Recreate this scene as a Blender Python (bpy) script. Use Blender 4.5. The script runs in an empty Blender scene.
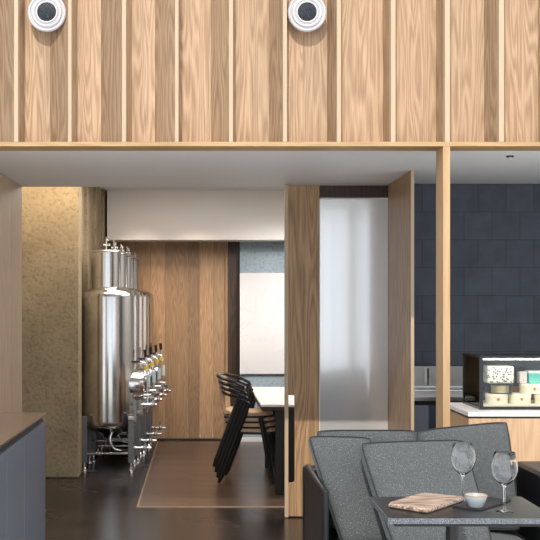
import bpy, bmesh, math, random
from mathutils import Vector, Matrix
random.seed(7)
C = bpy.context.scene
COL = C.collection
F, H = 1100.0, 1.54
CX, CY = 201.0, 304.0
def P(px, py, d):
    """a point of the place measured off the photo at its real distance d"""
    return Vector(((px-CX)*d/F, d, H-(py-CY)*d/F))
def PX(px, d): return (px-CX)*d/F
def PZ(py, d): return H-(py-CY)*d/F

# ------------------------------------------------------------------ materials
def nmat(name):
    m = bpy.data.materials.new(name); m.use_nodes = True
    nt = m.node_tree; b = nt.nodes['Principled BSDF']
    return m, nt, b
def srgb(r, g, b):
    f = lambda c: (c/255/12.92) if c/255 <= .04045 else ((c/255+.055)/1.055)**2.4
    return (f(r), f(g), f(b), 1)
def plain(name, col, rough=.5, metal=0, noise=.08, scale=20, bump=0, coat=0, **kw):
    m, nt, b = nmat(name)
    b.inputs['Roughness'].default_value = rough
    b.inputs['Metallic'].default_value = metal
    b.inputs['Coat Weight'].default_value = coat
    tc = nt.nodes.new('ShaderNodeTexCoord')
    n = nt.nodes.new('ShaderNodeTexNoise'); n.inputs['Scale'].default_value = scale; n.inputs['Detail'].default_value = 4
    nt.links.new(tc.outputs['Object'], n.inputs['Vector'])
    mx = nt.nodes.new('ShaderNodeMix'); mx.data_type = 'RGBA'
    nt.links.new(n.outputs['Fac'], mx.inputs['Factor'])
    mx.inputs['A'].default_value = tuple(max(0, c*(1-noise*2)) for c in col[:3])+(1,)
    mx.inputs['B'].default_value = tuple(min(1, c*(1+noise*2)) for c in col[:3])+(1,)
    nt.links.new(mx.outputs['Result'], b.inputs['Base Color'])
    if bump:
        bp = nt.nodes.new('ShaderNodeBump'); bp.inputs['Strength'].default_value = bump; bp.inputs['Distance'].default_value = .01
        nt.links.new(n.outputs['Fac'], bp.inputs['Height']); nt.links.new(bp.outputs['Normal'], b.inputs['Normal'])
    for k, v in kw.items(): b.inputs[k.replace('_', ' ')].default_value = v
    return m
def wood(name, light, dark, axis='Z', rough=.5, scale=1.0, contrast=1.0, coat=0.0, tone=.35):
    """timber: long fibres and cathedral rings, shifted board by board by the 'tone' attribute"""
    m, nt, b = nmat(name)
    N, L = nt.nodes.new, nt.links.new
    b.inputs['Roughness'].default_value = rough; b.inputs['Coat Weight'].default_value = coat
    tc = N('ShaderNodeTexCoord'); at = N('ShaderNodeAttribute'); at.attribute_name = 'tone'
    mul = N('ShaderNodeVectorMath'); mul.operation = 'SCALE'; mul.inputs['Scale'].default_value = 37.0
    cmb = N('ShaderNodeCombineXYZ')
    for i in range(3): L(at.outputs['Fac'], cmb.inputs[i])
    L(cmb.outputs[0], mul.inputs[0])
    add = N('ShaderNodeVectorMath'); add.operation = 'ADD'
    L(tc.outputs['Object'], add.inputs[0]); L(mul.outputs[0], add.inputs[1])
    def mapped(a, l):
        mp = N('ShaderNodeMapping'); s = [a*scale]*3; s['XYZ'.index(axis)] = l*scale
        mp.inputs['Scale'].default_value = s; L(add.outputs[0], mp.inputs['Vector']); return mp
    rings = N('ShaderNodeTexNoise'); rings.inputs['Scale'].default_value = 1; rings.inputs['Detail'].default_value = 1.5; rings.inputs['Roughness'].default_value = .4
    L(mapped(9, .7).outputs[0], rings.inputs['Vector'])
    mm = N('ShaderNodeMath'); mm.operation = 'MULTIPLY'; mm.inputs[1].default_value = 20; L(rings.outputs['Fac'], mm.inputs[0])
    fr = N('ShaderNodeMath'); fr.operation = 'SINE'; 
    m2 = N('ShaderNodeMath'); m2.operation = 'MULTIPLY'; m2.inputs[1].default_value = 4.0; L(mm.outputs[0], m2.inputs[0]); L(m2.outputs[0], fr.inputs[0])
    fib = N('ShaderNodeTexNoise'); fib.inputs['Scale'].default_value = 1; fib.inputs['Detail'].default_value = 3
    L(mapped(170, 5).outputs[0], fib.inputs['Vector'])
    a1 = N('ShaderNodeMath'); a1.operation = 'MULTIPLY_ADD'; a1.inputs[1].default_value = .17*contrast; a1.inputs[2].default_value = .1; L(fr.outputs[0], a1.inputs[0])
    a2 = N('ShaderNodeMath'); a2.operation = 'MULTIPLY_ADD'; a2.inputs[1].default_value = .8; L(fib.outputs['Fac'], a2.inputs[0]); L(a1.outputs[0], a2.inputs[2])
    rp = N('ShaderNodeValToRGB'); rp.color_ramp.elements[0].position = .2; rp.color_ramp.elements[1].position = .85
    rp.color_ramp.elements[0].color = dark; rp.color_ramp.elements[1].color = light
    L(a2.outputs[0], rp.inputs[0])
    # board to board tone
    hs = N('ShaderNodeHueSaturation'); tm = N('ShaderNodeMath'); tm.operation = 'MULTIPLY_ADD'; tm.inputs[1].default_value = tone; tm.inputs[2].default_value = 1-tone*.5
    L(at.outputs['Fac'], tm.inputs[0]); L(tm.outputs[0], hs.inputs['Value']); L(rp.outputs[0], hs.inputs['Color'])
    L(hs.outputs[0], b.inputs['Base Color'])
    bp = N('ShaderNodeBump'); bp.inputs['Strength'].default_value = .15; bp.inputs['Distance'].default_value = .003
    L(a2.outputs[0], bp.inputs['Height']); L(bp.outputs[0], b.inputs['Normal'])
    return m
def speckle(name, base, fleck, scale=220, thr=.62, rough=.9, bump=.2, sheen=0):
    m, nt, b = nmat(name); N, L = nt.nodes.new, nt.links.new
    tc = N('ShaderNodeTexCoord'); n = N('ShaderNodeTexNoise'); n.inputs['Scale'].default_value = scale; n.inputs['Detail'].default_value = 2
    L(tc.outputs['Object'], n.inputs['Vector'])
    rp = N('ShaderNodeValToRGB'); e = rp.color_ramp.elements
    e[0].position = thr-.22; e[0].color = tuple(c*.7 for c in base[:3])+(1,)
    e[1].position = thr+.12; e[1].color = fleck
    mid = e.new(thr); mid.color = base
    L(n.outputs['Fac'], rp.inputs[0]); L(rp.outputs[0], b.inputs['Base Color'])
    b.inputs['Roughness'].default_value = rough; b.inputs['Sheen Weight'].default_value = sheen
    bp = N('ShaderNodeBump'); bp.inputs['Strength'].default_value = bump; bp.inputs['Distance'].default_value = .003
    L(n.outputs['Fac'], bp.inputs['Height']); L(bp.outputs[0], b.inputs['Normal'])
    return m
def glassmat(name, tint=(1, 1, 1, 1), rough=0, ior=1.45):
    m, nt, b = nmat(name)
    b.inputs['Base Color'].default_value = tint; b.inputs['Roughness'].default_value = rough
    b.inputs['Transmission Weight'].default_value = 1; b.inputs['IOR'].default_value = ior
    return m
def thin_glass(name, tint, refl=1.5):
    """flat pane: see-through with a mirror sheen"""
    m, nt, b = nmat(name); N, L = nt.nodes.new, nt.links.new
    out = nt.nodes['Material Output']; nt.nodes.remove(b)
    t = N('ShaderNodeBsdfTransparent'); t.inputs[0].default_value = tint
    g = N('ShaderNodeBsdfGlossy'); g.inputs['Roughness'].default_value = .02
    fz = N('ShaderNodeFresnel'); fz.inputs['IOR'].default_value = refl
    mx = N('ShaderNodeMixShader'); L(fz.outputs[0], mx.inputs[0]); L(t.outputs[0], mx.inputs[1]); L(g.outputs[0], mx.inputs[2])
    L(mx.outputs[0], out.inputs['Surface'])
    return m

M = {}
M['oak'] = wood('pale oak', srgb(188, 158, 128), srgb(142, 111, 82), tone=.34, contrast=1.0, scale=1.35)
M['oak_fin'] = wood('sunlit oak edge', srgb(190, 170, 144), srgb(178, 154, 126), tone=.1, contrast=.4)  # lighter than the boards: brightness of sunlit fin fronts put into the colour
M['oak_frame'] = wood('oak frame', srgb(198, 166, 126), srgb(160, 124, 88), tone=.2, contrast=.4)
M['oak_x'] = wood('oak lengthwise', srgb(192, 160, 116), srgb(150, 118, 80), axis='X', tone=.2, contrast=.5)
M['oak_door'] = wood('door oak', srgb(188, 154, 114), srgb(136, 104, 72), tone=.1, contrast=1.1)
M['oak_wall'] = wood('warm oak panelling', srgb(182, 148, 112), srgb(136, 104, 76), tone=.55, contrast=.8, scale=1.6)
M['oak_grey'] = wood('greyed oak', srgb(206, 182, 152), srgb(166, 138, 108), tone=.2, contrast=.5)
M['oak_counter'] = wood('counter oak', srgb(206, 172, 136), srgb(180, 144, 108), tone=.1, contrast=.8)
M['darkwood'] = wood('dark stained timber', srgb(74, 50, 34), srgb(38, 25, 18), tone=.2)
M['board'] = wood('rustic board', srgb(214, 188, 168), srgb(92, 66, 54), axis='X', scale=2.0, contrast=1.3, tone=.2)
M['ply'] = wood('chair plywood', srgb(240, 212, 178), srgb(214, 176, 138), axis='X', tone=.1)
M['white'] = plain('white paint', srgb(222, 222, 222), .6, noise=.01)
M['soffit'] = plain('soffit paint', srgb(236, 237, 240), .55, noise=.01)
M['bulk'] = plain('cream paint', srgb(236, 231, 226), .45, noise=.015, scale=2)
M['wallwhite'] = plain('plaster', srgb(205, 205, 203), .7, noise=.01)
M['black'] = plain('black metal', (.012, .012, .013, 1), .35, noise=.1)
M['gap'] = plain('dark recess', (.02, .019, .018, 1), .5, noise=.1)
M['blackgloss'] = plain('black gloss', (.012, .012, .014, 1), .15, noise=.05)
M['leather'] = plain('black leather', (.010, .010, .012, 1), .36, noise=.1, scale=160, bump=.1, Specular_IOR_Level=.35)
M['steel'] = plain('polished steel', (.72, .71, .70, 1), .18, 1, noise=.02)
M['satin'] = plain('satin steel', (.60, .58, .56, 1), .28, 1, noise=.03)
M['chrome'] = plain('chrome', (.82, .82, .83, 1), .1, 1, noise=.01)
M['stand'] = plain('grey steel stand', (.22, .215, .23, 1), .4, .6, noise=.04)
M['blackplastic'] = plain('black grip', (.01, .01, .01, 1), .4)
M['yellow'] = plain('yellow collar', srgb(236, 200, 40), .4)
M['dial'] = plain('pale dial', srgb(190, 215, 225), .3)
M['concrete'] = None
M['fabric'] = speckle('grey melange wool', srgb(80, 83, 84), srgb(132, 137, 141), 260, .6, .95, .3, .15)
M['welt'] = plain('dark piping', srgb(40, 42, 44), .8)
M['stone'] = speckle('dark speckled stone', srgb(84, 88, 93), srgb(128, 135, 143), 420, .5, .25, .01)
M['stonetop'] = speckle('dark honed stone', srgb(30, 30, 32), srgb(56, 58, 61), 420, .6, .3, .01)
M['slate'] = plain('black slate', srgb(40, 41, 44), .5, noise=.3, scale=60, bump=.5)
M['ceramic'] = plain('grey glaze', srgb(164, 174, 180), .3, noise=.03)
M['rim'] = plain('bare clay rim', srgb(176, 128, 74), .5)
M['glass'] = glassmat('wine glass')
M['pane'] = thin_glass('case glass', (.97, .985, .985, 1), 1.45)
M['clear'] = thin_glass('clear plastic', (.96, .95, .92, 1), 1.35)
M['cream'] = plain('cream card', srgb(238, 228, 204), .55, noise=.02)
M['seal'] = plain('orange seal', srgb(226, 120, 30), .5)
M['teal'] = plain('teal card', srgb(96, 190, 176), .45)
M['whitetop'] = plain('white stone top', srgb(236, 234, 232), .3, noise=.01)
M['grey_cab'] = plain('slate blue metal', srgb(98, 104, 115), .38, .15, noise=.06, scale=6)
M['dark_cab'] = plain('charcoal laminate', srgb(66, 72, 84), .5, noise=.05)
M['whitetable'] = plain('white table top', srgb(238, 238, 238), .35, noise=.01)
M['frost'] = plain('milky mirror glass', srgb(246, 246, 247), .16, .54, noise=.0, coat=1.0)
M['frost'].node_tree.nodes['Principled BSDF'].inputs['Coat Roughness'].default_value = .015
M['frost'].node_tree.nodes['Principled BSDF'].inputs['Coat IOR'].default_value = 1.7
M['blueflower'] = None

def concrete(name, a, b_, bumps):
    m, nt, b = nmat(name); N, L = nt.nodes.new, nt.links.new
    tc = N('ShaderNodeTexCoord')
    n1 = N('ShaderNodeTexNoise'); n1.inputs['Scale'].default_value = 3.5; n1.inputs['Detail'].default_value = 6; L(tc.outputs['Object'], n1.inputs['Vector'])
    n2 = N('ShaderNodeTexNoise'); n2.inputs['Scale'].default_value = 30; n2.inputs['Detail'].default_value = 4; n2.inputs['Roughness'].default_value = .6; L(tc.outputs['Object'], n2.inputs['Vector'])
    mx = N('ShaderNodeMix'); mx.data_type = 'RGBA'; mx.inputs['A'].default_value = a; mx.inputs['B'].default_value = b_
    rp = N('ShaderNodeValToRGB'); rp.color_ramp.elements[0].position = .3; rp.color_ramp.elements[1].position = .7
    L(n1.outputs['Fac'], rp.inputs[0]); L(rp.outputs[0], mx.inputs['Factor'])
    pit = N('ShaderNodeValToRGB'); pit.color_ramp.elements[0].position = .34; pit.color_ramp.elements[1].position = .5
    pit.color_ramp.elements[0].color = (.6, .54, .5, 1); L(n2.outputs['Fac'], pit.inputs[0])
    ml = N('ShaderNodeMix'); ml.data_type = 'RGBA'; ml.blend_type = 'MULTIPLY'; ml.inputs['Factor'].default_value = .6
    L(mx.outputs['Result'], ml.inputs['A']); L(pit.outputs[0], ml.inputs['B'])
    L(ml.outputs['Result'], b.inputs['Base Color']); b.inputs['Roughness'].default_value = .85
    bp = N('ShaderNodeBump'); bp.inputs['Strength'].default_value = bumps; bp.inputs['Distance'].default_value = .012
    L(n2.outputs['Fac'], bp.inputs['Height']); L(bp.outputs[0], b.inputs['Normal'])
    return m
M['concrete'] = concrete('rough render', srgb(138, 122, 97), srgb(162, 145, 116), .6)
M['bluewall'] = concrete('blue grey plaster', srgb(140, 156, 166), srgb(160, 174, 182), .35)

def floor_mat():
    m, nt, b = nmat('dark polished concrete'); N, L = nt.nodes.new, nt.links.new
    tc = N('ShaderNodeTexCoord'); n = N('ShaderNodeTexNoise'); n.inputs['Scale'].default_value = 2.2; n.inputs['Detail'].default_value = 8
    L(tc.outputs['Object'], n.inputs['Vector'])
    rp = N('ShaderNodeValToRGB'); rp.color_ramp.elements[0].color = srgb(28, 22, 20); rp.color_ramp.elements[1].color = srgb(50, 41, 36)
    rp.color_ramp.elements[0].position = .3; rp.color_ramp.elements[1].position = .75
    L(n.outputs['Fac'], rp.inputs[0]); L(rp.outputs[0], b.inputs['Base Color'])
    r2 = N('ShaderNodeMapRange'); r2.inputs['To Min'].default_value = .16; r2.inputs['To Max'].default_value = .34
    L(n.outputs['Fac'], r2.inputs['Value']); L(r2.outputs[0], b.inputs['Roughness'])
    return m
M['floor'] = floor_mat()
def inset_mat():
    m, nt, b = nmat('brown timber floor'); N, L = nt.nodes.new, nt.links.new
    tc = N('ShaderNodeTexCoord')
    br = N('ShaderNodeTexBrick'); br.inputs['Scale'].default_value = 1; br.inputs['Brick Width'].default_value = .9; br.inputs['Row Height'].default_value = .12
    br.inputs['Mortar Size'].default_value = .004; br.inputs['Color1'].default_value = srgb(116, 92, 76); br.inputs['Color2'].default_value = srgb(92, 72, 60); br.inputs['Mortar'].default_value = srgb(70, 50, 40)
    L(tc.outputs['Object'], br.inputs['Vector'])
    n = N('ShaderNodeTexNoise'); n.inputs['Scale'].default_value = 1; n.inputs['Detail'].default_value = 4
    mp = N('ShaderNodeMapping'); mp.inputs['Scale'].default_value = (4, 60, 1); L(tc.outputs['Object'], mp.inputs['Vector']); L(mp.outputs[0], n.inputs['Vector'])
    mx = N('ShaderNodeMix'); mx.data_type = 'RGBA'; mx.blend_type = 'MULTIPLY'; mx.inputs['Factor'].default_value = .5
    L(br.outputs['Color'], mx.inputs['A']); L(n.outputs['Fac'], mx.inputs['B']); L(mx.outputs['Result'], b.inputs['Base Color'])
    b.inputs['Roughness'].default_value = .3
    return m
M['inset'] = inset_mat()
def tile_mat():
    m, nt, b = nmat('dark clay tiles'); N, L = nt.nodes.new, nt.links.new
    tc = N('ShaderNodeTexCoord'); sp = N('ShaderNodeSeparateXYZ'); cb = N('ShaderNodeCombineXYZ')
    L(tc.outputs['Object'], sp.inputs[0]); L(sp.outputs['X'], cb.inputs['X']); L(sp.outputs['Z'], cb.inputs['Y'])
    br = N('ShaderNodeTexBrick'); br.inputs['Scale'].default_value = 1; br.inputs['Brick Width'].default_value = .2; br.inputs['Row Height'].default_value = .2
    br.inputs['Mortar Size'].default_value = .0022; br.inputs['Mortar Smooth'].default_value = .3
    br.inputs['Color1'].default_value = srgb(78, 84, 97); br.inputs['Color2'].default_value = srgb(71, 76, 88); br.inputs['Mortar'].default_value = srgb(52, 56, 64)
    L(cb.outputs[0], br.inputs['Vector'])
    n = N('ShaderNodeTexNoise'); n.inputs['Scale'].default_value = 9; n.inputs['Detail'].default_value = 6; L(tc.outputs['Object'], n.inputs['Vector'])
    rp = N('ShaderNodeMapRange'); rp.inputs['To Min'].default_value = .6; rp.inputs['To Max'].default_value = 1.35; L(n.outputs['Fac'], rp.inputs['Value'])
    ml = N('ShaderNodeVectorMath'); ml.operation = 'SCALE'; L(br.outputs['Color'], ml.inputs[0]); L(rp.outputs[0], ml.inputs['Scale'])
    L(ml.outputs[0], b.inputs['Base Color']); b.inputs['Roughness'].default_value = .6
    bp = N('ShaderNodeBump'); bp.inputs['Strength'].default_value = .3; bp.inputs['Distance'].default_value = .01
    L(br.outputs['Fac'], bp.inputs['Height']); bp.invert = True; L(bp.outputs[0], b.inputs['Normal'])
    return m
M['tile'] = tile_mat()
def spots(name, base, spot, scale, thr, rough=.5):
    m, nt, b = nmat(name); N, L = nt.nodes.new, nt.links.new
    tc = N('ShaderNodeTexCoord'); v = N('ShaderNodeTexVoronoi'); v.inputs['Scale'].default_value = scale; L(tc.outputs['Object'], v.inputs['Vector'])
    rp = N('ShaderNodeValToRGB'); rp.color_ramp.interpolation = 'CONSTANT'; rp.color_ramp.elements[0].color = spot; rp.color_ramp.elements[1].color = base; rp.color_ramp.elements[1].position = thr
    L(v.outputs['Distance'], rp.inputs[0]); L(rp.outputs[0], b.inputs['Base Color']); b.inputs['Roughness'].default_value = rough
    return m
M['flower'] = spots('cream paper with navy blooms', srgb(236, 232, 214), srgb(44, 58, 84), 70, .36)
M['pinkflower'] = spots('paper with pink blooms', srgb(220, 214, 206), srgb(206, 90, 110), 90, .34)
M['nozzle'] = spots('dark perforated face', srgb(10, 15, 22), srgb(60, 96, 120), 110, .22, .3)
def drawing_mat():
    m, nt, b = nmat('white panel with faint ink branches'); N, L = nt.nodes.new, nt.links.new
    tc = N('ShaderNodeTexCoord'); n = N('ShaderNodeTexNoise'); n.inputs['Scale'].default_value = 2.6; n.inputs['Detail'].default_value = 5
    L(tc.outputs['Object'], n.inputs['Vector'])
    s = N('ShaderNodeMath'); s.operation = 'SUBTRACT'; s.inputs[1].default_value = .5; L(n.outputs['Fac'], s.inputs[0])
    a = N('ShaderNodeMath'); a.operation = 'ABSOLUTE'; L(s.outputs[0], a.inputs[0])
    rp = N('ShaderNodeValToRGB'); rp.color_ramp.elements[0].color = srgb(206, 204, 203); rp.color_ramp.elements[1].color = srgb(214, 211, 210); rp.color_ramp.elements[1].position = .012
    L(a.outputs[0], rp.inputs[0]); L(rp.outputs[0], b.inputs['Base Color']); b.inputs['Roughness'].default_value = .5
    return m
M['drawing'] = drawing_mat()

# ------------------------------------------------------------------ mesh helpers
class MB:
    def __init__(s): s.v, s.f, s.t = [], [], []
    def add(s, vs, fs, tone=None):
        tone = random.random() if tone is None else tone
        b = len(s.v); s.v += [Vector(q) for q in vs]; s.f += [tuple(i+b for i in q) for q in fs]; s.t += [tone]*len(vs); return s
    def box(s, x0, x1, y0, y1, z0, z1, tone=None):
        vs = [(x, y, z) for x in (x0, x1) for y in (y0, y1) for z in (z0, z1)]
        return s.add(vs, [(0, 1, 3, 2), (4, 6, 7, 5), (0, 4, 5, 1), (2, 3, 7, 6), (0, 2, 6, 4), (1, 5, 7, 3)], tone)
    def prism(s, poly, z0, z1, tone=None):
        n = len(poly); vs = [(x, y, z0) for x, y in poly]+[(x, y, z1) for x, y in poly]
        return s.add(vs, [tuple(range(n))[::-1], tuple(range(n, 2*n))]+[(i, (i+1) % n, (i+1) % n+n, i+n) for i in range(n)], tone)
    def hexa(s, c, tone=None):  # 8 corners: bottom 4 then top 4
        return s.add(c, [(3, 2, 1, 0), (4, 5, 6, 7), (0, 1, 5, 4), (1, 2, 6, 5), (2, 3, 7, 6), (3, 0, 4, 7)], tone)
    def tube(s, pts, r, n=10, flat=1.0, closed=False, tone=None):
        pts = [Vector(p) for p in pts]; rs = r if isinstance(r, (list, tuple)) else [r]*len(pts)
        vs, fs = [], []; up = None; K = len(pts)
        for i, p in enumerate(pts):
            if closed: t = pts[(i+1) % K]-pts[i-1]
            else: t = pts[min(i+1, K-1)]-pts[max(i-1, 0)]
            t.normalize()
            if up is None:
                up = Vector((0, 0, 1)) if abs(t.z) < .9 else Vector((0, 1, 0))
            a = t.cross(up)
            a = a.normalized(); up = a.cross(t).normalized()
            for k in range(n):
                q = 2*math.pi*k/n; vs.append(p+a*math.cos(q)*rs[i]+up*math.sin(q)*rs[i]*flat)
        for i in range(K if closed else K-1):
            j = (i+1) % K
            for k in range(n): fs.append((i*n+k, i*n+(k+1) % n, j*n+(k+1) % n, j*n+k))
        if not closed: fs += [tuple(range(n))[::-1], tuple((K-1)*n+k for k in range(n))]
        return s.add(vs, fs, tone)
    def cyl(s, a, b, r, r2=None, n=24, tone=None): return s.tube([a, b], [r, r if r2 is None else r2], n, tone=tone)
    def lathe(s, prof, o, axis='z', n=40, tone=None):
        """prof: (radius, height) pairs; closes onto the axis where radius is 0"""
        o = Vector(o); vs, fs, rows = [], [], []
        def pt(r, h, q):
            c, d = r*math.cos(q), r*math.sin(q)
            return o+{'z': Vector((c, d, h)), 'y': Vector((c, -h, d)), 'x': Vector((h, c, d))}[axis]
        for r, h in prof:
            if r < 1e-6: rows.append([len(vs)]); vs.append(pt(0, h, 0))
            else: rows.append(list(range(len(vs), len(vs)+n))); vs += [pt(r, h, 2*math.pi*k/n) for k in range(n)]
        for A, B in zip(rows, rows[1:]):
            for k in range(n):
                k2 = (k+1) % n
                if len(A) == 1 and len(B) == 1: continue
                if len(A) == 1: fs.append((A[0], B[k2], B[k]))
                elif len(B) == 1: fs.append((A[k], A[k2], B[0]))
                else: fs.append((A[k], A[k2], B[k2], B[k]))
        return s.add(vs, fs, tone)
    def build(s, name, mat, parent=None, bevel=0, smooth=None, origin=None, sub=0, local=False):
        me = bpy.data.meshes.new(name)
        if parent is not None: o = Vector((0, 0, 0)) if local else parent_world(parent)
        elif origin is not None: o = Vector(origin)
        else:
            xs = [v.x for v in s.v]; ys = [v.y for v in s.v]; zs = [v.z for v in s.v]
            o = Vector(((min(xs)+max(xs))/2, (min(ys)+max(ys))/2, min(zs)))
        me.from_pydata([v-o for v in s.v], [], s.f)
        bm = bmesh.new(); bm.from_mesh(me); bmesh.ops.recalc_face_normals(bm, faces=bm.faces); bm.to_mesh(me); bm.free()
        a = me.attributes.new('tone', 'FLOAT', 'POINT'); a.data.foreach_set('value', s.t)
        me.materials.append(mat)
        if smooth is not None:
            me.polygons.foreach_set('use_smooth', [True]*len(me.polygons)); me.set_sharp_from_angle(angle=math.radians(smooth))
        ob = bpy.data.objects.new(name, me); COL.objects.link(ob)
        if parent is not None: ob.parent = parent
        else: ob.location = o
        if bevel:
            b = ob.modifiers.new('bevel', 'BEVEL'); b.width = bevel; b.segments = 2; b.limit_method = 'ANGLE'
            if smooth is None:
                me.polygons.foreach_set('use_smooth', [True]*len(me.polygons)); me.set_sharp_from_angle(angle=math.radians(30)); b.harden_normals = True
        if sub:
            q = ob.modifiers.new('sub', 'SUBSURF'); q.levels = q.render_levels = sub
        return ob
def parent_world(p):
    o = Vector((0, 0, 0))
    while p is not None: o += p.location; p = p.parent
    return o
def tag(o, label, cat, group=None):
    o['label'] = label; o['category'] = cat
    if group: o['group'] = group
    return o
def thing(name, label, cat, loc, group=None, rz=0):
    o = bpy.data.objects.new(name, None); COL.objects.link(o); o.location = loc; o.rotation_euler = (0, 0, rz)
    o.empty_display_size = .1
    return tag(o, label, cat, group)
def struct(o): o['kind'] = 'structure'; return o
def copy_tree(o, parent=None):
    c = o.copy(); COL.objects.link(c); c.parent = parent
    for ch in list(o.children): copy_tree(ch, c)
    return c
def smooth_path(pts, k=6):
    pts = [Vector(p) for p in pts]; out = []
    for i in range(len(pts)-1):
        p0, p1, p2, p3 = pts[max(i-1, 0)], pts[i], pts[i+1], pts[min(i+2, len(pts)-1)]
        for j in range(k):
            t = j/k
            out.append(.5*((2*p1)+(p2-p0)*t+(2*p0-5*p1+4*p2-p3)*t*t+(3*p1-p0-3*p2+p3)*t**3))
    out.append(pts[-1]); return out

# ------------------------------------------------------------------ depths of the place
DF, DB = 6.0, 6.18          # oak portal frame, front and back
DS = 8.09                   # far edge of the soffit
ZS = 2.40                   # soffit height
DD = 7.95                   # sliding door
DC = 9.74                   # rendered wall
DW = 12.46                  # far oak wall
ZC = 2.78                   # far ceiling

# ------------------------------------------------------------------ setting
struct(MB().box(-4, 4, DF, 12.7, -.1, 0).build('floor', M['floor']))
ff = MB()
for k in range(40): ff.box(-4+k*.2, -4+(k+1)*.2-.002, -9, DF, -.1, 0)
struct(ff.build('floor_front_bounce', wood('pale bounce boards', srgb(232, 230, 228), srgb(218, 215, 211), axis='Y', tone=.15, contrast=.5)))  # out of view; made this pale to bounce light onto the soffit
fi = struct(MB().box(-.475, 3.0, 8.34, 12.3, .0, .004).build('floor_inset', M['inset']))
struct(MB().box(-.487, -.475, 8.328, 12.3, 0, .006).box(-.475, 3.0, 8.328, 8.34, 0, .006).build('trim_floor', plain('pale metal strip', srgb(150, 128, 110), .5, .1)))

# upper wall of folded oak boards above the opening
fins = [(-41, -37), (14, 18), (68, 71.5), (122, 126), (175, 178.5), (229, 233), (283, 287), (337, 341), (391, 395.5), (445, 450), (499, 504), (553, 557), (607, 611)]
bends = [-10, 50, 101, 155, 211, 269, 327, 383, 436, 484, 538, 592]
ups, fin = MB(), []
ZT = 4.3; zb = 2.424
def quadwall(mb, a, b, tone):
    (xa, ya), (xb, yb) = a, b
    mb.add([(xa, ya, zb), (xb, yb, zb), (xb, yb, ZT), (xa, ya, ZT), (xa, ya+.02, zb), (xb, yb+.02, zb), (xb, yb+.02, ZT), (xa, ya+.02, ZT)],
           [(0, 1, 2, 3), (7, 6, 5, 4), (0, 3, 7, 4), (1, 5, 6, 2), (0, 4, 5, 1), (3, 2, 6, 7)], tone)
def U(px): return (px-CX)*DF/F
for i, (a, b) in enumerate(fins):
    fin.append(MB().box(U(a), U(b), DF, DF+.17, zb, ZT, random.uniform(.2, .8)))
    if i >= len(bends): break
    xb = bends[i]; x1 = b; x2 = fins[i+1][0]
    rec = .12
    xc = x1+(6 if xb < 200 else 1.5)
    V = lambda q: PX(q, DF+rec)
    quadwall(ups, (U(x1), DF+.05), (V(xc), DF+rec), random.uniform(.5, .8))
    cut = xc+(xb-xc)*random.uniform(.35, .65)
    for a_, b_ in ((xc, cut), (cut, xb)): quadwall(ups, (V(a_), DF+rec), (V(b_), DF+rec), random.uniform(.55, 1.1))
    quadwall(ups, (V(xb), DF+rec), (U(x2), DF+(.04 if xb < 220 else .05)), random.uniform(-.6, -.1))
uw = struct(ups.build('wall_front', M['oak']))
for fb in fin: fb.build('batten', M['oak_fin'], uw, bevel=.001)
struct(MB().box(-3, 3.6, DF+.165, DF+.3, 2.5, ZT).build('wall_core', M['wallwhite']))
# portal frame: beam and posts
struct(MB().box(-3, 3.6, DF-.005, DB, ZS, zb, .8).build('trim_beam', M['oak_x'], bevel=.001))
struct(MB().box(1.32, 1.358, DF-.004, DB, 0, ZS, .9).build('trim_post', M['oak_frame'], bevel=.0015))
struct(MB().box(-1.372, -1.334, DF-.004, DB, 0, ZS, .9).build('trim_post_left', M['oak_frame'], bevel=.0015))
# soffit
struct(MB().box(-3, 3.6, DB, DS, ZS+.002, ZS+.1).build('ceiling', M['soffit']))
struct(MB().box(-3, 3.6, DS-.05, DS, ZS+.1, ZC+.1).build('ceiling_step', M['white']))
struct(MB().box(-3, 3.6, DS, 12.7, ZC, ZC+.1).build('ceiling_far', M['white']))
# left wall panel of the portal
lw = MB()
for k in range(4): lw.box(-1.366, -1.316, 6.18+k*.4775, 6.18+(k+1)*.4775-.002, 0, ZS)
struct(lw.build('wall_left', M['oak_grey']))
# rendered wall and its ribbed return
cw = MB().box(-2.7, -1.082, DC, DC+.25, 0, ZC)
struct(cw.build('wall_rendered', M['concrete'], bevel=.012))
rw = MB()
for (a, b, x_) in ((DC+.25, 10.70, -1.135), (10.70, 11.25, -1.10), (11.25, 11.81, -1.072), (11.81, DW, -1.045)): rw.box(-1.3, x_, a, b, 0, ZC)
struct(rw.build('wall_ribbed', M['concrete'], bevel=.006))
struct(MB().box(-2.75, -2.7, DB, 12.6, 0, ZC).build('wall_far_left', M['wallwhite']))
struct(MB().box(3.0, 3.1, 6.18, 12.6, 0, ZC).build('wall_right', M['wallwhite']))
# far oak wall of wide planks
fw = MB(); edges = [79, 100, 120, 151, 165, 188, 200, 213, 225.5]
for k, (a, b) in enumerate(zip(edges, edges[1:])):
    fw.box(PX(a, DW), PX(b, DW)-.002, DW, DW+.06, 0, 2.75, [.5, .3, .7, 1, .35, .05, .9, .5][k])
fw.box(PX(225.5, DW), PX(228, DW), DW-.03, DW+.06, 0, 2.75, .9)
struct(fw.build('wall_back', M['oak_wall']))
struct(MB().box(PX(79, DW), PX(228, DW), DW-.012, DW-.001, 0, .018).build('baseboard_back', M['gap']))
struct(MB().box(PX(228, 12.4), PX(240, 12.4), 12.4, 12.5, 0, 2.75).build('wall_dark_panel', M['darkwood'], bevel=.002))
struct(MB().box(PX(240, 12.3), 3.0, 12.3, 12.5, 0, 2.75).build('wall_blue', M['bluewall']))
struct(MB().box(PX(240, 12.28), 3.0, 12.285, 12.3, 0, .05).build('baseboard_blue', M['white']))
struct(MB().box(-1.35, 1.4, 13.0, 13.05, 0, ZC).build('wall_outer', M['wallwhite']))
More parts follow.
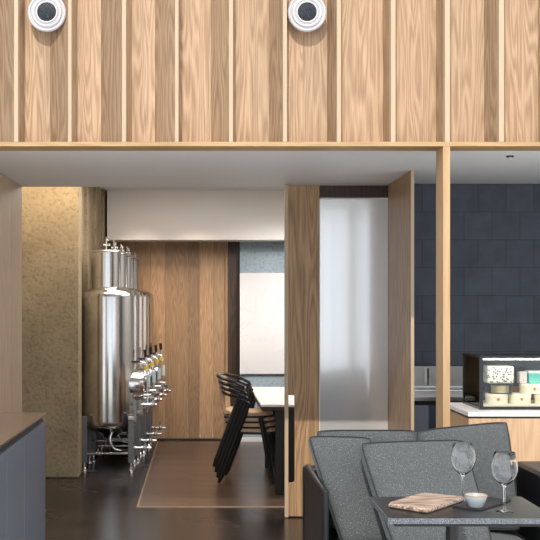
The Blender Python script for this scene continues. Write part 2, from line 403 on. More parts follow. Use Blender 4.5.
# bulkhead
struct(MB().box(PX(107, 11.95), 3.0, 11.95, 12.28, PZ(240, 11.95), ZC).build('ceiling_bulkhead', M['bulk'], bevel=.004))
# inked white panel on the blue wall
wp = thing('wall_panel', 'tall white panel with faint ink branches on the blue-grey far wall', 'artwork', (1.0, 12.27, PZ(374, 12.27)))
MB().box(PX(240.8, 12.27), 1.9, 12.265, 12.30, PZ(374, 12.27), PZ(273, 12.27)).build('panel', M['drawing'], wp, bevel=.002)
MB().box(PX(240, 12.26), PX(241.2, 12.26), 12.255, 12.30, PZ(374, 12.27), PZ(273, 12.27)).build('frame_edge', M['white'], wp)
# tile wall on the right
struct(MB().box(1.37, 3.0, 7.88, 8.0, 0, ZS).build('wall_tiled', M['tile']))
# jamb panel
jb = MB().box(1.351, 1.369, 7.085, 8.0, 0, ZS, .4)
jj = struct(jb.build('wall_jamb', M['oak_door'], bevel=.001))
MB().box(1.350, 1.370, 7.07, 7.085, 0, ZS, .9).build('edge_strip', M['oak_fin'], jj)

# sliding door
d1 = bpy.data.objects.new('door_1', None); COL.objects.link(d1); d1.location = (.98, DD, 0); struct(d1)
X0, X1, XG = PX(284.5, DD), PX(288, DD), PX(319, DD)
z0h, z1h, xh = PZ(483, DD), PZ(395, DD), PX(294.5, DD)
MB().box(X0, X1, DD-.035, DD+.012, 0.005, ZS-.005, .95).build('edge_strip', M['oak_fin'], d1, bevel=.001)
st = MB()
st.box(X1, XG, DD-.02, DD+.02, z1h, ZS-.005, .5)
st.box(xh, XG, DD-.02, DD+.02, z0h, z1h, .5)
# rounded lower corner of the grip slot
R_ = .02
arc = [(xh, z0h)]+[(xh-R_+R_*math.cos(q), z0h+R_-R_*math.sin(q)) for q in [math.pi/2*k/6 for k in range(7)]]
n_ = len(arc)
st.add([(x, DD-.02, z) for x, z in arc]+[(x, DD+.02, z) for x, z in arc], [tuple(range(n_)), tuple(range(2*n_-1, n_-1, -1))]+[(i, (i+1) % n_, (i+1) % n_+n_, i+n_) for i in range(n_)], .5)
st.box(X1, XG, DD-.02, DD+.02, .01, z0h, .5)
st.build('stile', M['oak_door'], d1)
MB().box(XG, 1.349, DD-.02, DD+.02, PZ(198, DD), ZS-.005, .2).build('top_rail', M['darkwood'], d1)
MB().box(XG, 1.349, DD-.02, DD+.02, .01, .2, .4).build('bottom_rail', M['oak_door'], d1)
MB().box(XG, 1.349, DD-.012, DD+.012, .2, PZ(198, DD)).build('frosted_pane', M['frost'], d1)
gb = MB().box(XG, XG+.006, DD-.017, DD-.012, .2, PZ(198, DD)).box(XG, 1.349, DD-.017, DD-.012, PZ(198, DD)-.01, PZ(198, DD))
gb.build('glazing_bead', M['white'], d1)

# room in front: floor only plus the glazed wall behind the camera, with open daylight above
bw = MB(); ys0, ys1 = -3.2, -3.05
xs = [-4, -3.4, -2.2, -2.0, -.8, -.6, .6, .8, 2.05, 2.28, 2.30, 2.63, 2.75, 2.97, 3.3, 4.0]
solid = [(-4, -3.4), (-2.2, -2.0), (-.8, -.6), (.6, .8), (1.95, 2.12), (2.26, 2.31), (2.64, 2.78), (2.98, 3.3)]
for a, b in solid: bw.box(a, b, ys0, ys1, 0, 3.5)
bw.box(-4, 4, ys0, ys1, 3.16, 3.5); bw.box(-4, 4, ys0, ys1, 0, .12); bw.box(-4, 4, ys0+.04, ys1-.04, 1.9, 1.93)
struct(bw.build('wall_behind', M['wallwhite']))

# ------------------------------------------------------------------ jet diffusers on the upper wall
def nozzle(px, label):
    d = DF+.06; x = PX(px, 6.05); z = PZ(12.5, 6.05)
    t = thing('air_diffuser', label, 'air vent', (x, d, z), 'round air diffusers on the oak boards')
    MB().lathe([(0, -.09), (.088, -.09), (.1, -.0), (.106, .006), (.106, .014), (.1, .02), (.094, .02), (.09, .013), (.086, .013), (.08, .024), (.07, .026), (.066, .019), (.058, .028), (.052, .026), (.052, .016), (0, .016)], (x, d, z), 'y', 64).build('outer_ring', M['ringwhite'], t, smooth=35)
    m = MB().lathe([(.0, .017), (.0515, .017), (.048, .026), (0, .03)], (x, d, z), 'y', 40); m.build('nozzle_core', M['nozzle'], t, smooth=35)
M['ringwhite'] = plain('white enamel', srgb(196, 193, 194), .35, noise=.01)
nozzle(47, 'round white air diffuser with dark centre, at the upper left corner')
nozzle(307, 'round white air diffuser with dark centre, above the sliding door')

# ceiling sensor
sx, sd = PX(510, 6.4), 6.4
t = thing('ceiling_sensor', 'small black and white sensor on the soffit above the pastry case', 'sensor', (sx, sd, ZS-.03))
MB().lathe([(0, 0), (.02, 0), (.022, -.008), (0, -.008)], (sx, sd, ZS+.002), n=24).build('base', M['black'], t, smooth=40)
MB().lathe([(0, 0), (.011, 0), (.009, -.016), (0, -.018)], (sx, sd, ZS-.006), n=20).build('dome', M['ringwhite'], t, smooth=40)

# ------------------------------------------------------------------ steel tanks
def tank():
    t = thing('fermentation_tank', '', 'tank', (0, 0, 0), 'steel brewing tanks in a row')
    r = .26; zb0, zt0 = .40, 1.655
    MB().lathe([(0, .27), (.03, .27), (.1, .31), (.2, .36), (.232, .39), (.257, .42), (r, .45), (r, zt0-.05), (.256, zt0-.02), (.24, zt0+.005), (.2, zt0+.025), (.15, zt0+.04), (.10, zt0+.048), (0, zt0+.05)], (0, 0, 0), n=72).build('vessel', M['steel'], t, smooth=40, local=True)
    neck = MB().lathe([(.138, zt0+.03), (.138, 2.03), (0, 2.03)], (-.03, 0, 0), n=56).build('neck', M['steel'], t, smooth=40, local=True)
    MB().lathe([(0, 2.026), (.158, 2.026), (.162, 2.034), (.158, 2.044), (.10, 2.05), (0, 2.056)], (-.03, 0, 0), n=56).build('lid', M['satin'], t, smooth=30, local=True)
    MB().tube([(-.03, -.03, 2.05), (-.03, -.03, 2.17)], .009).tube([(-.055, -.03, 2.10), (.01, -.03, 2.10)], .012).tube([(-.03, -.03, 2.145), (-.005, -.03, 2.145)], .01).build('relief_valve', M['chrome'], t, smooth=40, local=True)
    MB().lathe([(.018, 2.05), (.02, 2.07), (.008, 2.08), (.008, 2.1), (.012, 2.105), (0, 2.112)], (.055, -.02, 0), n=16).build('lid_knob', M['chrome'], t, smooth=40, local=True)
    # stand
    for sx in (-1, 1):
        for sy in (-1, 1):
            x, y = sx*.215, sy*.225
            lg = MB().box(x-.024, x+.024, y-.02, y+.02, .07, .50 if sx < 0 else .52).build('leg', M['stand'], t, bevel=.003, local=True)
            MB().cyl((x, y, .03), (x, y, .075), .013, n=14).lathe([(0, 0), (.028, 0), (.026, .008), (.014, .03), (0, .032)], (x, y, 0), n=20).build('levelling_foot', M['chrome'], lg, smooth=40, local=True)
    MB().box(-.2, .2, -.232, -.212, .145, .162).build('crossbar', M['chrome'], t, bevel=.003, local=True)
    MB().box(-.2, .2, .212, .232, .21, .225).build('crossbar', M['chrome'], t, bevel=.003, local=True)
    MB().box(.205, .222, -.205, .205, .12, .5).build('side_plate', M['stand'], t, local=True)
    MB().box(.19, .247, -.262, -.24, .47, .5).build('clamp', M['satin'], t, bevel=.004, local=True)
    # drain pipe
    MB().tube(smooth_path([(0, 0, .28), (.0, -.03, .24), (.01, -.1, .30), (.04, -.14, .36), (.02, -.17, .28), (.05, -.17, .2), (.11, -.16, .175), (.2, -.12, .17)]), .014, 12).build('drain_pipe', M['chrome'], t, smooth=50, local=True)
    # manway drum on the aisle side
    MB().lathe([(0, .15), (.152, .15), (.155, .2), (.15, .26), (.135, .31), (.13, .325), (.0, .33)], (0, -.02, .78), 'x', n=48).build('manway', M['steel'], t, smooth=35, local=True)
    MB().tube([(.10, -.20, 1.0), (.29, -.09, 1.0)], .011, 10).build('grab_bar', M['black'], t, smooth=40, local=True)
    # sampling tap
    tp = MB().tube(smooth_path([(.24, -.03, .98), (.30, -.03, .99), (.35, -.03, .96), (.35, -.03, .88)]), .014, 12).tube([(.35, -.03, .97), (.345, -.03, 1.04)], .012).build('sampling_tap', M['chrome'], t, smooth=40, local=True)
    MB().tube([(.342, -.03, 1.035), (.335, -.03, 1.11)], [.012, .017]).build('handle', M['blackplastic'], tp, smooth=40, local=True)
    MB().cyl((.35, -.03, .925), (.35, -.03, .955), .021, n=16).build('collar', M['yellow'], tp, smooth=40, local=True)
    MB().tube([(.37, -.05, .87), (.37, -.05, .76)], .017, 12).build('gauge_glass', M['dial'], t, smooth=40, local=True)
    MB().tube([(.36, -.04, .76), (.36, -.04, .6)], .012, 10).tube([(.33, -.04, .68), (.39, -.04, .68)], .014, 10).build('riser_pipe', M['chrome'], t, smooth=40, local=True)
    def valve(z, x0, x1, y):
        v = MB().tube([(x0, y, z), (x1, y, z)], .013, 14).cyl((x0+.02, y, z), (x0+.035, y, z), .022, n=16).cyl((x0+.085, y, z), (x0+.1, y, z), .02, n=16)
        v.lathe([(0, -.025), (.02, -.018), (.024, 0), (.02, .018), (0, .025)], (x0+.115, y, z), n=16)
        b = v.build('valve', M['chrome'], t, smooth=40, local=True)
        MB().tube([(x0+.115, y, z+.02), (x0+.115, y, z+.05)], .01, 10).lathe([(0, 0), (.015, .005), (.016, .02), (0, .03)], (x0+.115, y, z+.045), n=14).build('knob', M['chrome'], b, smooth=40, local=True)
    valve(.595, .30, .45, -.1); valve(.64, .27, .42, .08)
    valve(.195, .225, .40, -.14)
    return t
tk = tank()
labels = ['polished steel brewing tank nearest the camera, beside the rough rendered wall',
          'second steel tank in the row, right behind the nearest one',
          'third steel tank in the row, with only a sliver of its body showing',
          'rearmost steel tank in the row, next to the oak far wall']
for i in range(4):
    o = tk if i == 0 else copy_tree(tk)
    o.location = (-.865+.028*i, 10.42+.555*i, 0); o['label'] = labels[i]

# ------------------------------------------------------------------ stacked chairs and dining table
def chair():
    t = thing('dining_chair', '', 'chair', (0, 0, 0), 'black chairs in the stack')
    w = .205
    # seat: rounded plywood plate, facing +x
    def plate(x0, x1, hw, z, th, dip):
        m = MB(); nx, ny = 10, 10; vs = []
        for s_ in (1, 0):
            for i in range(nx+1):
                for j in range(ny+1):
                    u = i/nx*2-1; v = j/ny*2-1
                    uu = u*math.sqrt(1-.28*v*v); vv = v*math.sqrt(1-.28*u*u)
                    vs.append(((x0+x1)/2+(x1-x0)/2*uu*1.08, hw*vv*1.08, z+(th if s_ else 0)+dip*(u*u+v*v*.6)+(.012 if u < -.7 else 0)))
        N1 = (nx+1)*(ny+1); fs = []
        for i in range(nx):
            for j in range(ny):
                a = i*(ny+1)+j; fs.append((a, a+ny+1, a+ny+2, a+1)); fs.append((N1+a, N1+a+1, N1+a+ny+2, N1+a+ny+1))
        rim = [i*(ny+1) for i in range(nx+1)]+[nx*(ny+1)+j for j in range(1, ny+1)]+[i*(ny+1)+ny for i in range(nx-1, -1, -1)]+[j for j in range(ny-1, 0, -1)]
        for a, b in zip(rim, rim[1:]+rim[:1]): fs.append((a, b, N1+b, N1+a))
        return m.add(vs, fs, .5)
    plate(-.14, .27, .19, .434, .028, .006).build('seat', M['ply'], t, smooth=40, local=True)
    fr = MB().tube([(-.12, -w+.03, .424), (.24, -w+.03, .424)], .010).tube([(-.12, w-.03, .424), (.24, w-.03, .424)], .010).tube([(.22, -w, .425), (.22, w, .425)], .012).tube([(-.1, -w, .425), (-.1, w, .425)], .012)
    fr.build('seat_frame', M['black'], t, smooth=40, local=True)
    # wrap-round arm rail
    half = [(.06, -.235, .69), (.0, -.25, .72), (-.07, -.25, .745), (-.13, -.225, .762), (-.175, -.15, .775), (-.19, 0, .78)]
    full = half+[(x, -y, z) for x, y, z in half[-2::-1]]
    MB().tube(smooth_path(full, 5), .017, 10, flat=.75).build('arm_rail', M['blackgloss'], t, smooth=50, local=True)
    # backrest ply
    bk = MB(); vs = []; rows = 8; cols = 8
    for side in (0, .01):
        for i in range(rows+1):
            s_ = i/rows
            for j in range(cols+1):
                v = j/cols*2-1
                vs.append((-.135-.045*s_+.03*v*v-.018*math.sin(s_*math.pi)-side, v*(.15+.01*s_), .455+(.775-.455)*s_-.02*v*v*s_))
    n1 = (rows+1)*(cols+1); fs = []
    for i in range(rows):
        for j in range(cols):
            a = i*(cols+1)+j; fs.append((a, a+1, a+cols+2, a+cols+1)); fs.append((n1+a, n1+a+cols+1, n1+a+cols+2, n1+a+1))
    rim = [j for j in range(cols+1)]+[(i)*(cols+1)+cols for i in range(1, rows+1)]+[rows*(cols+1)+j for j in range(cols-1, -1, -1)]+[i*(cols+1) for i in range(rows-1, 0, -1)]
    for a, b in zip(rim, rim[1:]+rim[:1]): fs.append((a, b, n1+b, n1+a))
    bk.add(vs, fs, .6); bk.build('backrest', M['ply'], t, smooth=40, local=True)
    for s_ in (-1, 1):
        MB().tube(smooth_path([(.06, s_*.235, .69), (.035, s_*.232, .62), (-.04, s_*.22, .43), (-.2, s_*.215, .0)]), [.02]*6+[.024]*6+[.022]*6+[.013], 12).build('leg', M['black'], t, smooth=40, local=True)
        MB().tube([(.2, s_*.205, .43), (.225, s_*.21, .3), (.27, s_*.215, 0)], [.022, .019, .012], 12).build('leg', M['black'], t, smooth=40, local=True)
    return t
ch = chair()
cl = ['bottom chair of the stack, its feet on the brown timber floor', 'second chair from the bottom of the black stack',
      'third chair from the bottom of the black stack', 'topmost chair of the black stack beside the white table']
rz = math.radians(-9)
for i in range(4):
    o = ch if i == 0 else copy_tree(ch)
    o.location = (.385-.014*i, 9.64, .046*i+.004); o.rotation_euler = (0, 0, rz); o['label'] = cl[i]

t = thing('dining_table', 'white-topped dining table with dark base behind the sliding door', 'table', (.93, 9.6, .004))
MB().box(.475, 1.33, 8.71, 10.6, .725, .742).build('tabletop', M['whitetable'], t, bevel=.002)
MB().box(.478, 1.327, 8.715, 10.595, .695, .725, .3).build('edge_band', M['darkwood'], t, bevel=.002)
for d in (8.86, 10.3): MB().box(.60, 1.2, d, d+.06, .004, .695).build('end_panel', M['black'], t, bevel=.004)
MB().box(.86, .94, 8.92, 10.3, .3, .4).build('stretcher', M['black'], t, bevel=.004)

# ------------------------------------------------------------------ left service counter
t = thing('service_counter', 'slate blue metal counter with brown top at the lower left', 'counter', (-1.3, 5.0, 0))
XR = -.84
ct = plain('bronze counter top', srgb(120, 100, 84), .22, .5, noise=.06, scale=3)
MB().box(-1.95, XR, 3.3, 5.98, .938, .95).build('worktop', ct, t, bevel=.0015)
MB().box(-1.93, XR-.02, 3.32, 5.965, .905, .938).build('shadow_gap', M['gap'], t)
ds = [5.965, 5.25, 4.78, 4.3, 3.8, 3.32]
for a, b in zip(ds, ds[1:]): MB().box(-1.0, XR-.004, b+.008, a, .0, .905).build('side_panel', M['grey_cab'], t, bevel=.002)
MB().box(-1.93, -1.0, 3.32, 5.96, 0, .905).build('carcass', M['dark_cab'], t)

# ------------------------------------------------------------------ steel bench by the tiled wall
t = thing('steel_bench', 'stainless steel bench with splashback against the dark tiled wall', 'bench', (2.2, 7.6, 0))
MB().box(1.40, 2.98, 7.3, 7.86, .895, .925).build('worktop', M['satin'], t, bevel=.003)
MB().box(1.40, 2.98, 7.845, 7.872, .925, 1.095).build('splashback', plain('brushed steel', (.62, .61, .59, 1), .33, 1, noise=.03), t, bevel=.002)
MB().tube([(1.42, 7.75, .955), (2.95, 7.75, .955)], .008).tube([(1.42, 7.62, .94), (2.95, 7.62, .94)], .007).build('rail', M['chrome'], t, smooth=40)
MB().box(PX(428, 7.8)-.006, PX(428, 7.8)+.006, 7.80, 7.845, .925, 1.085).build('upright', M['chrome'], t)
MB().box(1.42, 2.96, 7.34, 7.84, .08, .895).build('carcass', M['gap'], t)
for a, b in ((1.42, 1.93), (1.935, 2.44), (2.445, 2.96)): MB().box(a, b, 7.315, 7.34, .06, .865).build('door', M['dark_cab'], t, bevel=.002)

# ------------------------------------------------------------------ oak pastry counter + glass case
XC = 1.507
t = thing('pastry_counter', 'oak-fronted counter with white top under the glass case', 'counter', (2.1, 6.5, 0))
MB().box(XC, 2.7, 6.205, 6.82, .905, .93).build('worktop', M['whitetop'], t, bevel=.002)
MB().box(XC+.01, 2.69, 6.22, 6.8, .893, .905).build('shadow_gap', M['gap'], t)
MB().box(XC+.004, 2.69, 6.212, 6.232, .05, .893, .6).build('front_panel', M['oak_counter'], t, bevel=.001)
MB().box(XC+.004, XC+.024, 6.232, 6.8, .05, .893, .2).build('side_panel', M['oak_counter'], t, bevel=.001)
MB().box(XC+.03, 2.66, 6.25, 6.78, 0, .05).build('plinth', M['gap'], t)

x0, x1, y0, y1, za, zc = 1.605, 2.55, 6.34, 6.75, .93, 1.242
t = thing('display_case', 'black-framed glass pastry case standing on the white counter top', 'display case', ((x0+x1)/2, (y0+y1)/2, za))
MB().box(x0, x1, y0, y1, za, za+.018).build('base', M['blackgloss'], t, bevel=.002)
for (a, b) in ((x0, y0), (x1-.022, y0), (x0, y1-.018), (x1-.022, y1-.018)): MB().box(a, a+.022, b, b+.014, za+.018, zc-.014).build('post', M['blackgloss'], t)
MB().box(x0, x1, y0, y0+.018, zc-.014, zc).box(x0, x1, y1-.018, y1, zc-.014, zc).box(x0, x0+.018, y0+.018, y1-.018, zc-.014, zc).box(x1-.018, x1, y0+.018, y1-.018, zc-.014, zc).build('top_frame', M['blackgloss'], t, bevel=.001)
MB().box(x0+.022, x1-.022, y0+.004, y0+.008, za+.018, zc-.014).build('front_pane', M['pane'], t)
MB().box(x0+.006, x0+.01, y0+.014, y1-.018, za+.018, zc-.014).build('side_pane', M['pane'], t)
MB().box(x0+.018, x1-.018, y0+.018, y1-.018, zc-.008, zc-.004).build('top_pane', M['pane'], t)
MB().box(x0+.022, x1-.022, y1-.016, y1-.006, za+.018, zc-.014).build('rear_panel', M['blackgloss'], t)
em, nt, b = nmat('case lamp'); b.inputs['Emission Color'].default_value = (1, .93, .8, 1); b.inputs['Emission Strength'].default_value = 22
MB().box(x0+.03, x1-.03, y0+.022, y0+.03, zc-.024, zc-.018).build('light_strip', em, t)
MB().box(x0+.03, x1-.03, y0+.02, y1-.02, za+.018, za+.024).build('tray', M['cream'], t)
zs = za+.0245

def cakebox(px, d, z, r, h, label):
    x = PX(px, d)
    t = thing('cake_box', label, 'box', (x, d, z), 'round cream pastry boxes')
    MB().lathe([(0, 0), (r*.96, 0), (r*.96, h*.62), (0, h*.62)], (x, d, z), n=36).build('body', M['cream'], t, smooth=30)
    MB().lathe([(0, h*.6), (r*1.0, h*.6), (r*1.0, h-.003), (r*.98, h), (0, h)], (x, d, z), n=36).build('lid', M['cream'], t, smooth=30)
    q = -.15
    MB().lathe([(0, 0), (.0085, 0), (.0085, .002), (0, .002)], (x+r*math.sin(q)*.6, d-r*.985, z+h*.5), 'y', 18).build('seal', M['seal'], t)
    return t
cakebox(496.5, 6.47, zs, .067, .06, 'round cream box with orange seal at the left, under the clear tub')
cakebox(519.5, 6.50, zs, .068, .058, 'round cream box with orange seal on the tray, right of the leftmost one')
cakebox(546, 6.47, zs, .068, .055, 'round cream box on the tray at the right picture edge')
cakebox(532, 6.52, zs+.0585, .075, .058, 'round cream box with orange seal resting on top of two others')
x, d = PX(499, 6.5), 6.48
t = thing('clear_tub', 'clear plastic tub of pale pastry under the flower-patterned packet', 'tub', (x, d, zs+.0605))
MB().lathe([(0, 0), (.07, 0), (.073, .06), (.069, .06), (.067, .004), (0, .004)], (x, d, zs+.0605), n=36).build('tub', M['clear'], t, smooth=30)
MB().lathe([(0, .005), (.058, .005), (.056, .045), (0, .048)], (x, d, zs+.0605), n=36).build('pastry', plain('pale pastry', srgb(222, 204, 160), .7, noise=.1), t, smooth=30)
t = thing('patterned_packet', 'cream packet with navy flowers topping the left stack in the case', 'packet', (PX(499.5, 6.45), 6.46, zs+.1215))
MB().box(PX(486, 6.44), PX(513, 6.44), 6.41, 6.53, zs+.1215, zs+.2235).build('packet', M['flower'], t, bevel=.012)
zz = zs+.0585+.0585
t = thing('teal_box', 'teal gift box on the upper round box inside the case', 'box', (PX(537, 6.52), 6.52, zz))
MB().box(PX(528, 6.5), PX(548, 6.5), 6.48, 6.56, zz, zz+.072).build('body', M['teal'], t, bevel=.004)
MB().box(PX(527.5, 6.5), PX(548.5, 6.5), 6.477, 6.563, zz+.06, zz+.074).build('lid', plain('white card', srgb(226, 236, 232), .5), t, bevel=.002)
t = MB().box(PX(519, 6.5), PX(527, 6.5), 6.49, 6.55, zz, zz+.07).build('flower_packet', M['pinkflower'], bevel=.006)
tag(t, 'narrow packet with pink flowers beside the teal box', 'packet')
tag(MB().box(PX(511.5, 6.66), PX(519, 6.66), 6.62, 6.70, zs, zs+.085).build('brown_box', plain('kraft card', srgb(176, 112, 52), .6), bevel=.003), 'small orange-brown box behind the cream boxes in the case', 'box')

# ------------------------------------------------------------------ sofa
def cushion(c, th, name, parent, n=18, square=.28, mat=None):
    """c: four corners (bottom left, bottom right, top right, top left) of the mid plane"""
    bl, br, tr, tl = [Vector(q) for q in c]
    nrm = ((br-bl).cross(tl-bl)).normalized()
    vs, fs = [], []
    def mid(u, v):
        return (bl*(1-u)*(1-v)+br*u*(1-v)+tr*u*v+tl*(1-u)*v)
    for s_ in (1, -1):
        for i in range(n+1):
            for j in range(n+1):
                a, b = 2*i/n-1, 2*j/n-1
                a2, b2 = math.sin(a*math.pi/2), math.sin(b*math.pi/2)
                e = (max(0, 1-abs(a2)**5)*max(0, 1-abs(b2)**5))**square
                ca = a2*(1-.035*abs(b2)**6); cb = b2*(1-.035*abs(a2)**6)
                vs.append(mid((ca+1)/2, (cb+1)/2)+nrm*s_*th/2*e*(.82+.18*(1-a2*a2)*(1-b2*b2)))
    N1 = (n+1)**2
    for i in range(n):
        for j in range(n):
            a = i*(n+1)+j; fs.append((a, a+n+1, a+n+2, a+1)); fs.append((N1+a, N1+a+1, N1+a+n+2, N1+a+n+1))
    rim = [i*(n+1) for i in range(n+1)]+[n*(n+1)+j for j in range(1, n+1)]+[i*(n+1)+n for i in range(n-1, -1, -1)]+[j for j in range(n-1, 0, -1)]
    for a, b in zip(rim, rim[1:]+rim[:1]): fs.append((a, b, N1+b, N1+a))
    ob = MB().add(vs, fs).build(name, mat or M['fabric'], parent, smooth=70)
    # piping around the front face
    loop = []
    for k in rim:
        i, j = divmod(k, n+1)
        a, b = 2*i/n-1, 2*j/n-1
        a2, b2 = math.sin(a*math.pi/2)*.985, math.sin(b*math.pi/2)*.985
        ca = a2*(1-.035*abs(b2)**6); cb = b2*(1-.035*abs(a2)**6)
        loop.append(mid((ca+1)/2, (cb+1)/2)+nrm*PIPE*th/2)
    MB().tube(loop, .0028, 8, closed=True).build('piping', M['welt'], ob, smooth=60)
    return ob
PIPE = .5
so = thing('sofa', 'black leather sofa with speckled grey cushions behind the stone table', 'sofa', (1.05, 5.3, 0))
# leather back shell
def shell(poly, z0, z1s, name):
    n = len(poly)//2
    return MB().hexa([(poly[0][0], poly[0][1], z0), (poly[1][0], poly[1][1], z0), (poly[2][0], poly[2][1], z0), (poly[3][0], poly[3][1], z0),
                      (poly[0][0], poly[0][1], z1s[0]), (poly[1][0], poly[1][1], z1s[1]), (poly[2][0], poly[2][1], z1s[2]), (poly[3][0], poly[3][1], z1s[3])]).build(name, M['leather'], so, bevel=.018, smooth=50)
shell([(.53, 5.68), (1.66, 5.68), (1.66, 5.76), (.53, 5.76)], .12, [.70, .70, .70, .70], 'back_shell')
shell([(.556, 5.04), (.588, 5.04), (.566, 5.70), (.537, 5.70)], .10, [.69, .69, .715, .715], 'arm')
shell([(1.66, 5.0), (1.90, 5.0), (1.80, 5.72), (1.63, 5.72)], .10, [.715, .715, .725, .725], 'arm')
MB().box(.60, 1.64, 4.95, 5.70, .12, .28).build('seat_base', M['leather'], so, bevel=.02)
for x, y in ((.66, 5.02), (1.6, 5.02), (.62, 5.66), (1.6, 5.66)): MB().cyl((x, y, 0), (x, y, .13), .014, .02, n=14).build('leg', M['black'], so, smooth=40)
cushion([(.66, 4.92, .34), (1.60, 4.92, .34), (1.60, 5.60, .34), (.66, 5.60, .34)], .17, 'seat_cushion', so)
cushion([(.60, 5.50, .42), (1.10, 5.50, .42), (1.118, 5.63, .892), (.583, 5.63, .892)], .15, 'back_cushion', so)
cushion([(1.11, 5.50, .42), (1.575, 5.42, .42), (1.545, 5.55, .95), (1.09, 5.60, .895)], .17, 'back_cushion', so)
tp1 = cushion([(.66, 5.16, .41), (.90, 5.18, .41), (.83, 5.42, .875), (.52, 5.42, .882)], .12, 'throw_pillow', None)
tp2 = cushion([(.862, 4.96, .42), (1.33, 5.02, .42), (1.265, 5.32, .875), (.742, 5.22, .872)], .13, 'throw_pillow', None)
tag(tp1, 'grey pillow leaning at the left end of the sofa, by the black arm', 'pillow', 'loose grey pillows on the sofa')
tag(tp2, 'grey pillow in the middle of the sofa, directly behind the serving board', 'pillow', 'loose grey pillows on the sofa')

# ------------------------------------------------------------------ stone bistro table and what stands on it
TT = .74
t = thing('bistro_table', 'small dark speckled stone table in front of the grey sofa', 'table', (1.02, 4.34, 0))
MB().box(.702, 1.329, 4.112, 4.568, TT-.021, TT).build('tabletop', M['stonetop'], t, bevel=.0015)
MB().box(.70, 1.331, 4.11, 4.112, TT-.022, TT-.001).box(.70, .702, 4.112, 4.57, TT-.022, TT-.001).box(1.329, 1.331, 4.112, 4.57, TT-.022, TT-.001).box(.702, 1.329, 4.568, 4.57, TT-.022, TT-.001).build('edge_band', M['stone'], t)
MB().box(.73, 1.30, 4.14, 4.54, TT-.038, TT-.022).build('support_plate', M['black'], t, bevel=.002)
MB().cyl((PX(453, 4.34), 4.34, .02), (PX(453, 4.34), 4.34, TT-.03), .027, n=28).build('stem', M['black'], t, smooth=40)
MB().lathe([(0, 0), (.2, 0), (.2, .008), (.05, .02), (0, .02)], (PX(453, 4.34), 4.34, 0), n=48).build('base_plate', M['black'], t, smooth=40)

def on_table(px, py, z=TT):
    d = (H-z)*F/(py-CY); return Vector((PX(px, d), d, z))
# wooden serving board
bd = [on_table(386.5, 506.5, TT+.004), on_table(427, 513, TT+.004), on_table(466, 500, TT+.004), on_table(423, 495.5, TT+.004)]
cen = sum(bd, Vector())/4
outl = []
for i in range(4):
    p, a, b = bd[i], bd[i-1], bd[(i+1) % 4]
    pa, pb = p+(a-p).normalized()*.025, p+(b-p).normalized()*.025
    for k in range(5):
        s_ = k/4; outl.append((1-s_)**2*pa+2*s_*(1-s_)*p+s_*s_*pb)
o = MB(); nn = len(outl)
lay = [(0.96, 0), (1, .005), (1, .012), (.965, .018)]
vs = []
for sc, dz in lay: vs += [(cen.x+(q.x-cen.x)*sc, cen.y+(q.y-cen.y)*sc, TT+dz) for q in outl]
fs = [tuple(range(nn))[::-1], tuple(3*nn+k for k in range(nn))]
for L_ in range(3): fs += [(L_*nn+k, L_*nn+(k+1) % nn, (L_+1)*nn+(k+1) % nn, (L_+1)*nn+k) for k in range(nn)]
o.add(vs, fs, .5)
tag(o.build('serving_board', M['board'], smooth=35), 'pale streaked wooden serving board lying on the stone table', 'board')
# slate tile
sl = [on_table(452.5, 507), on_table(479, 511), on_table(511, 501.5), on_table(484, 498)]
mb = MB().prism([(q.x, q.y) for q in sl], TT, TT+.007)
tag(mb.build('slate_tile', M['slate'], bevel=.0015), 'black slate tile under the small grey bowl', 'tile')
# bowl
bp_ = on_table(476, 507, TT+.007)
t = thing('dipping_bowl', 'small pale grey bowl with brown rim on the slate tile', 'bowl', bp_)
MB().lathe([(0, 0), (.025, 0), (.028, .003), (.037, .025), (.0435, .046), (.0425, .048), (.041, .0465), (.035, .026), (.026, .008), (0, .006)], bp_, n=44).build('body', M['ceramic'], t, smooth=50)
MB().lathe([(.0412, .0462), (.0440, .0458), (.0443, .0478), (.0428, .0492), (.0412, .0480), (.0412, .0462)], bp_, n=44).build('rim', M['rim'], t, smooth=60)
# wine glasses
def wineglass(px, py, label, s=1.0):
    p = on_table(px, py)
    p = Vector((p.x, p.y, TT+.0003))
    prof = [(0, .0), (.034, .0), (.0345, .0015), (.02, .004), (.008, .007), (.0042, .014), (.0038, .04), (.0038, .085), (.0048, .096), (.008, .102), (.02, .110), (.036, .124), (.046, .142), (.0505, .160), (.0495, .182), (.045, .205), (.0395, .229), (.0388, .230), (.0382, .229),
            (.0438, .205), (.0482, .182), (.0492, .160), (.0447, .142), (.0347, .1255), (.019, .1125), (.007, .106), (0, .1045)]
    prof = [(r*s, h*s) for r, h in prof]
    ob = MB().lathe(prof, p, n=48).build('wine_glass', M['glass'], smooth=60, origin=p)
    tag(ob, label, 'glass', 'empty wine glasses on the stone table')
wineglass(463, 500, 'empty wine glass behind the small bowl, between board and slate tile')
wineglass(504.5, 512, 'empty wine glass at the right, in front of the slate tile', 1.0)

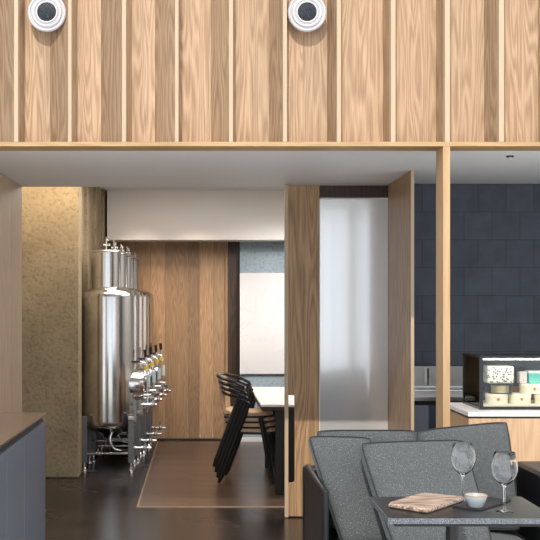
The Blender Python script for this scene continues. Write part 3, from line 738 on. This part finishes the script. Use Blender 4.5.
# ------------------------------------------------------------------ light
w = bpy.data.worlds.new('sky'); C.world = w; w.use_nodes = True
bg = w.node_tree.nodes['Background']; bg.inputs[0].default_value = (.86, .93, 1, 1); bg.inputs[1].default_value = 1.6
sd = bpy.data.lights.new('sun', 'SUN'); sd.energy = 3.0; sd.angle = math.radians(.6); sd.color = (1, .92, .82)
so_ = bpy.data.objects.new('sun', sd); COL.objects.link(so_)
dirv = Vector((.17, 1, -.88)).normalized(); so_.rotation_euler = dirv.to_track_quat('-Z', 'Y').to_euler(); so_.location = (-1, -5, 8)
def spot(x, y, z, e, col=(1, .8, .58), ang=70, blend=.6, tgt=None, r=.03):
    l = bpy.data.lights.new('downlight', 'SPOT'); l.energy = e; l.color = col; l.spot_size = math.radians(ang); l.spot_blend = blend; l.shadow_soft_size = r
    o = bpy.data.objects.new('downlight', l); COL.objects.link(o); o.location = (x, y, z)
    tg = Vector(tgt) if tgt else Vector((x, y, 0)); o.rotation_euler = (tg-Vector((x, y, z))).to_track_quat('-Z', 'Y').to_euler()
def area(x, y, z, e, sx, sy, col=(1, .86, .7), tgt=None, spread=180):
    l = bpy.data.lights.new('ceiling_or_fill_light', 'AREA'); l.spread = math.radians(spread); l.energy = e; l.color = col; l.shape = 'RECTANGLE'; l.size = sx; l.size_y = sy
    o = bpy.data.objects.new('ceiling_or_fill_light', l); COL.objects.link(o); o.location = (x, y, z)
    tg = Vector(tgt) if tgt else Vector((x, y, 0)); o.rotation_euler = (tg-Vector((x, y, z))).to_track_quat('-Z', 'Y').to_euler()
area(-1.4, 9.3, 2.74, 12, .8, .1, (1, .8, .55), (-1.5, 9.9, 1.2))
for x in (-.6, 0.0): spot(x, 11.0, 2.74, 54, (1, .84, .68), 50, .9, (x-.1, 12.46, 1.2), .05)
area(-.2, 9.8, 2.74, 44, 1.4, 1.6, (1, .91, .82))  # unseen fill, added to lift bulkhead, tanks and back of the door
area(1.9, 9.8, 2.74, 40, 1.2, 2.0, (1, .95, .9))  # unseen fill, added to brighten the right of the dining room
area(1.3, 10.6, 2.74, 13, 1.2, .3, (1, .97, .95), (.9, 12.3, 1.25), 62)  # unseen light added to brighten the inked panel

# ------------------------------------------------------------------ camera
cd = bpy.data.cameras.new('camera'); cam = bpy.data.objects.new('camera', cd); COL.objects.link(cam)
cd.sensor_width = 36; cd.lens = F/540*36; cd.shift_x = (270-CX)/540; cd.shift_y = (CY-270)/540
cam.location = (0, 0, H); cam.rotation_euler = (math.radians(90), 0, 0); cd.clip_start = .05
C.camera = cam
vs_ = C.view_settings; vs_.view_transform = 'Standard'; vs_.look = 'None'; vs_.exposure = 0; vs_.gamma = 1; vs_.use_curve_mapping = False
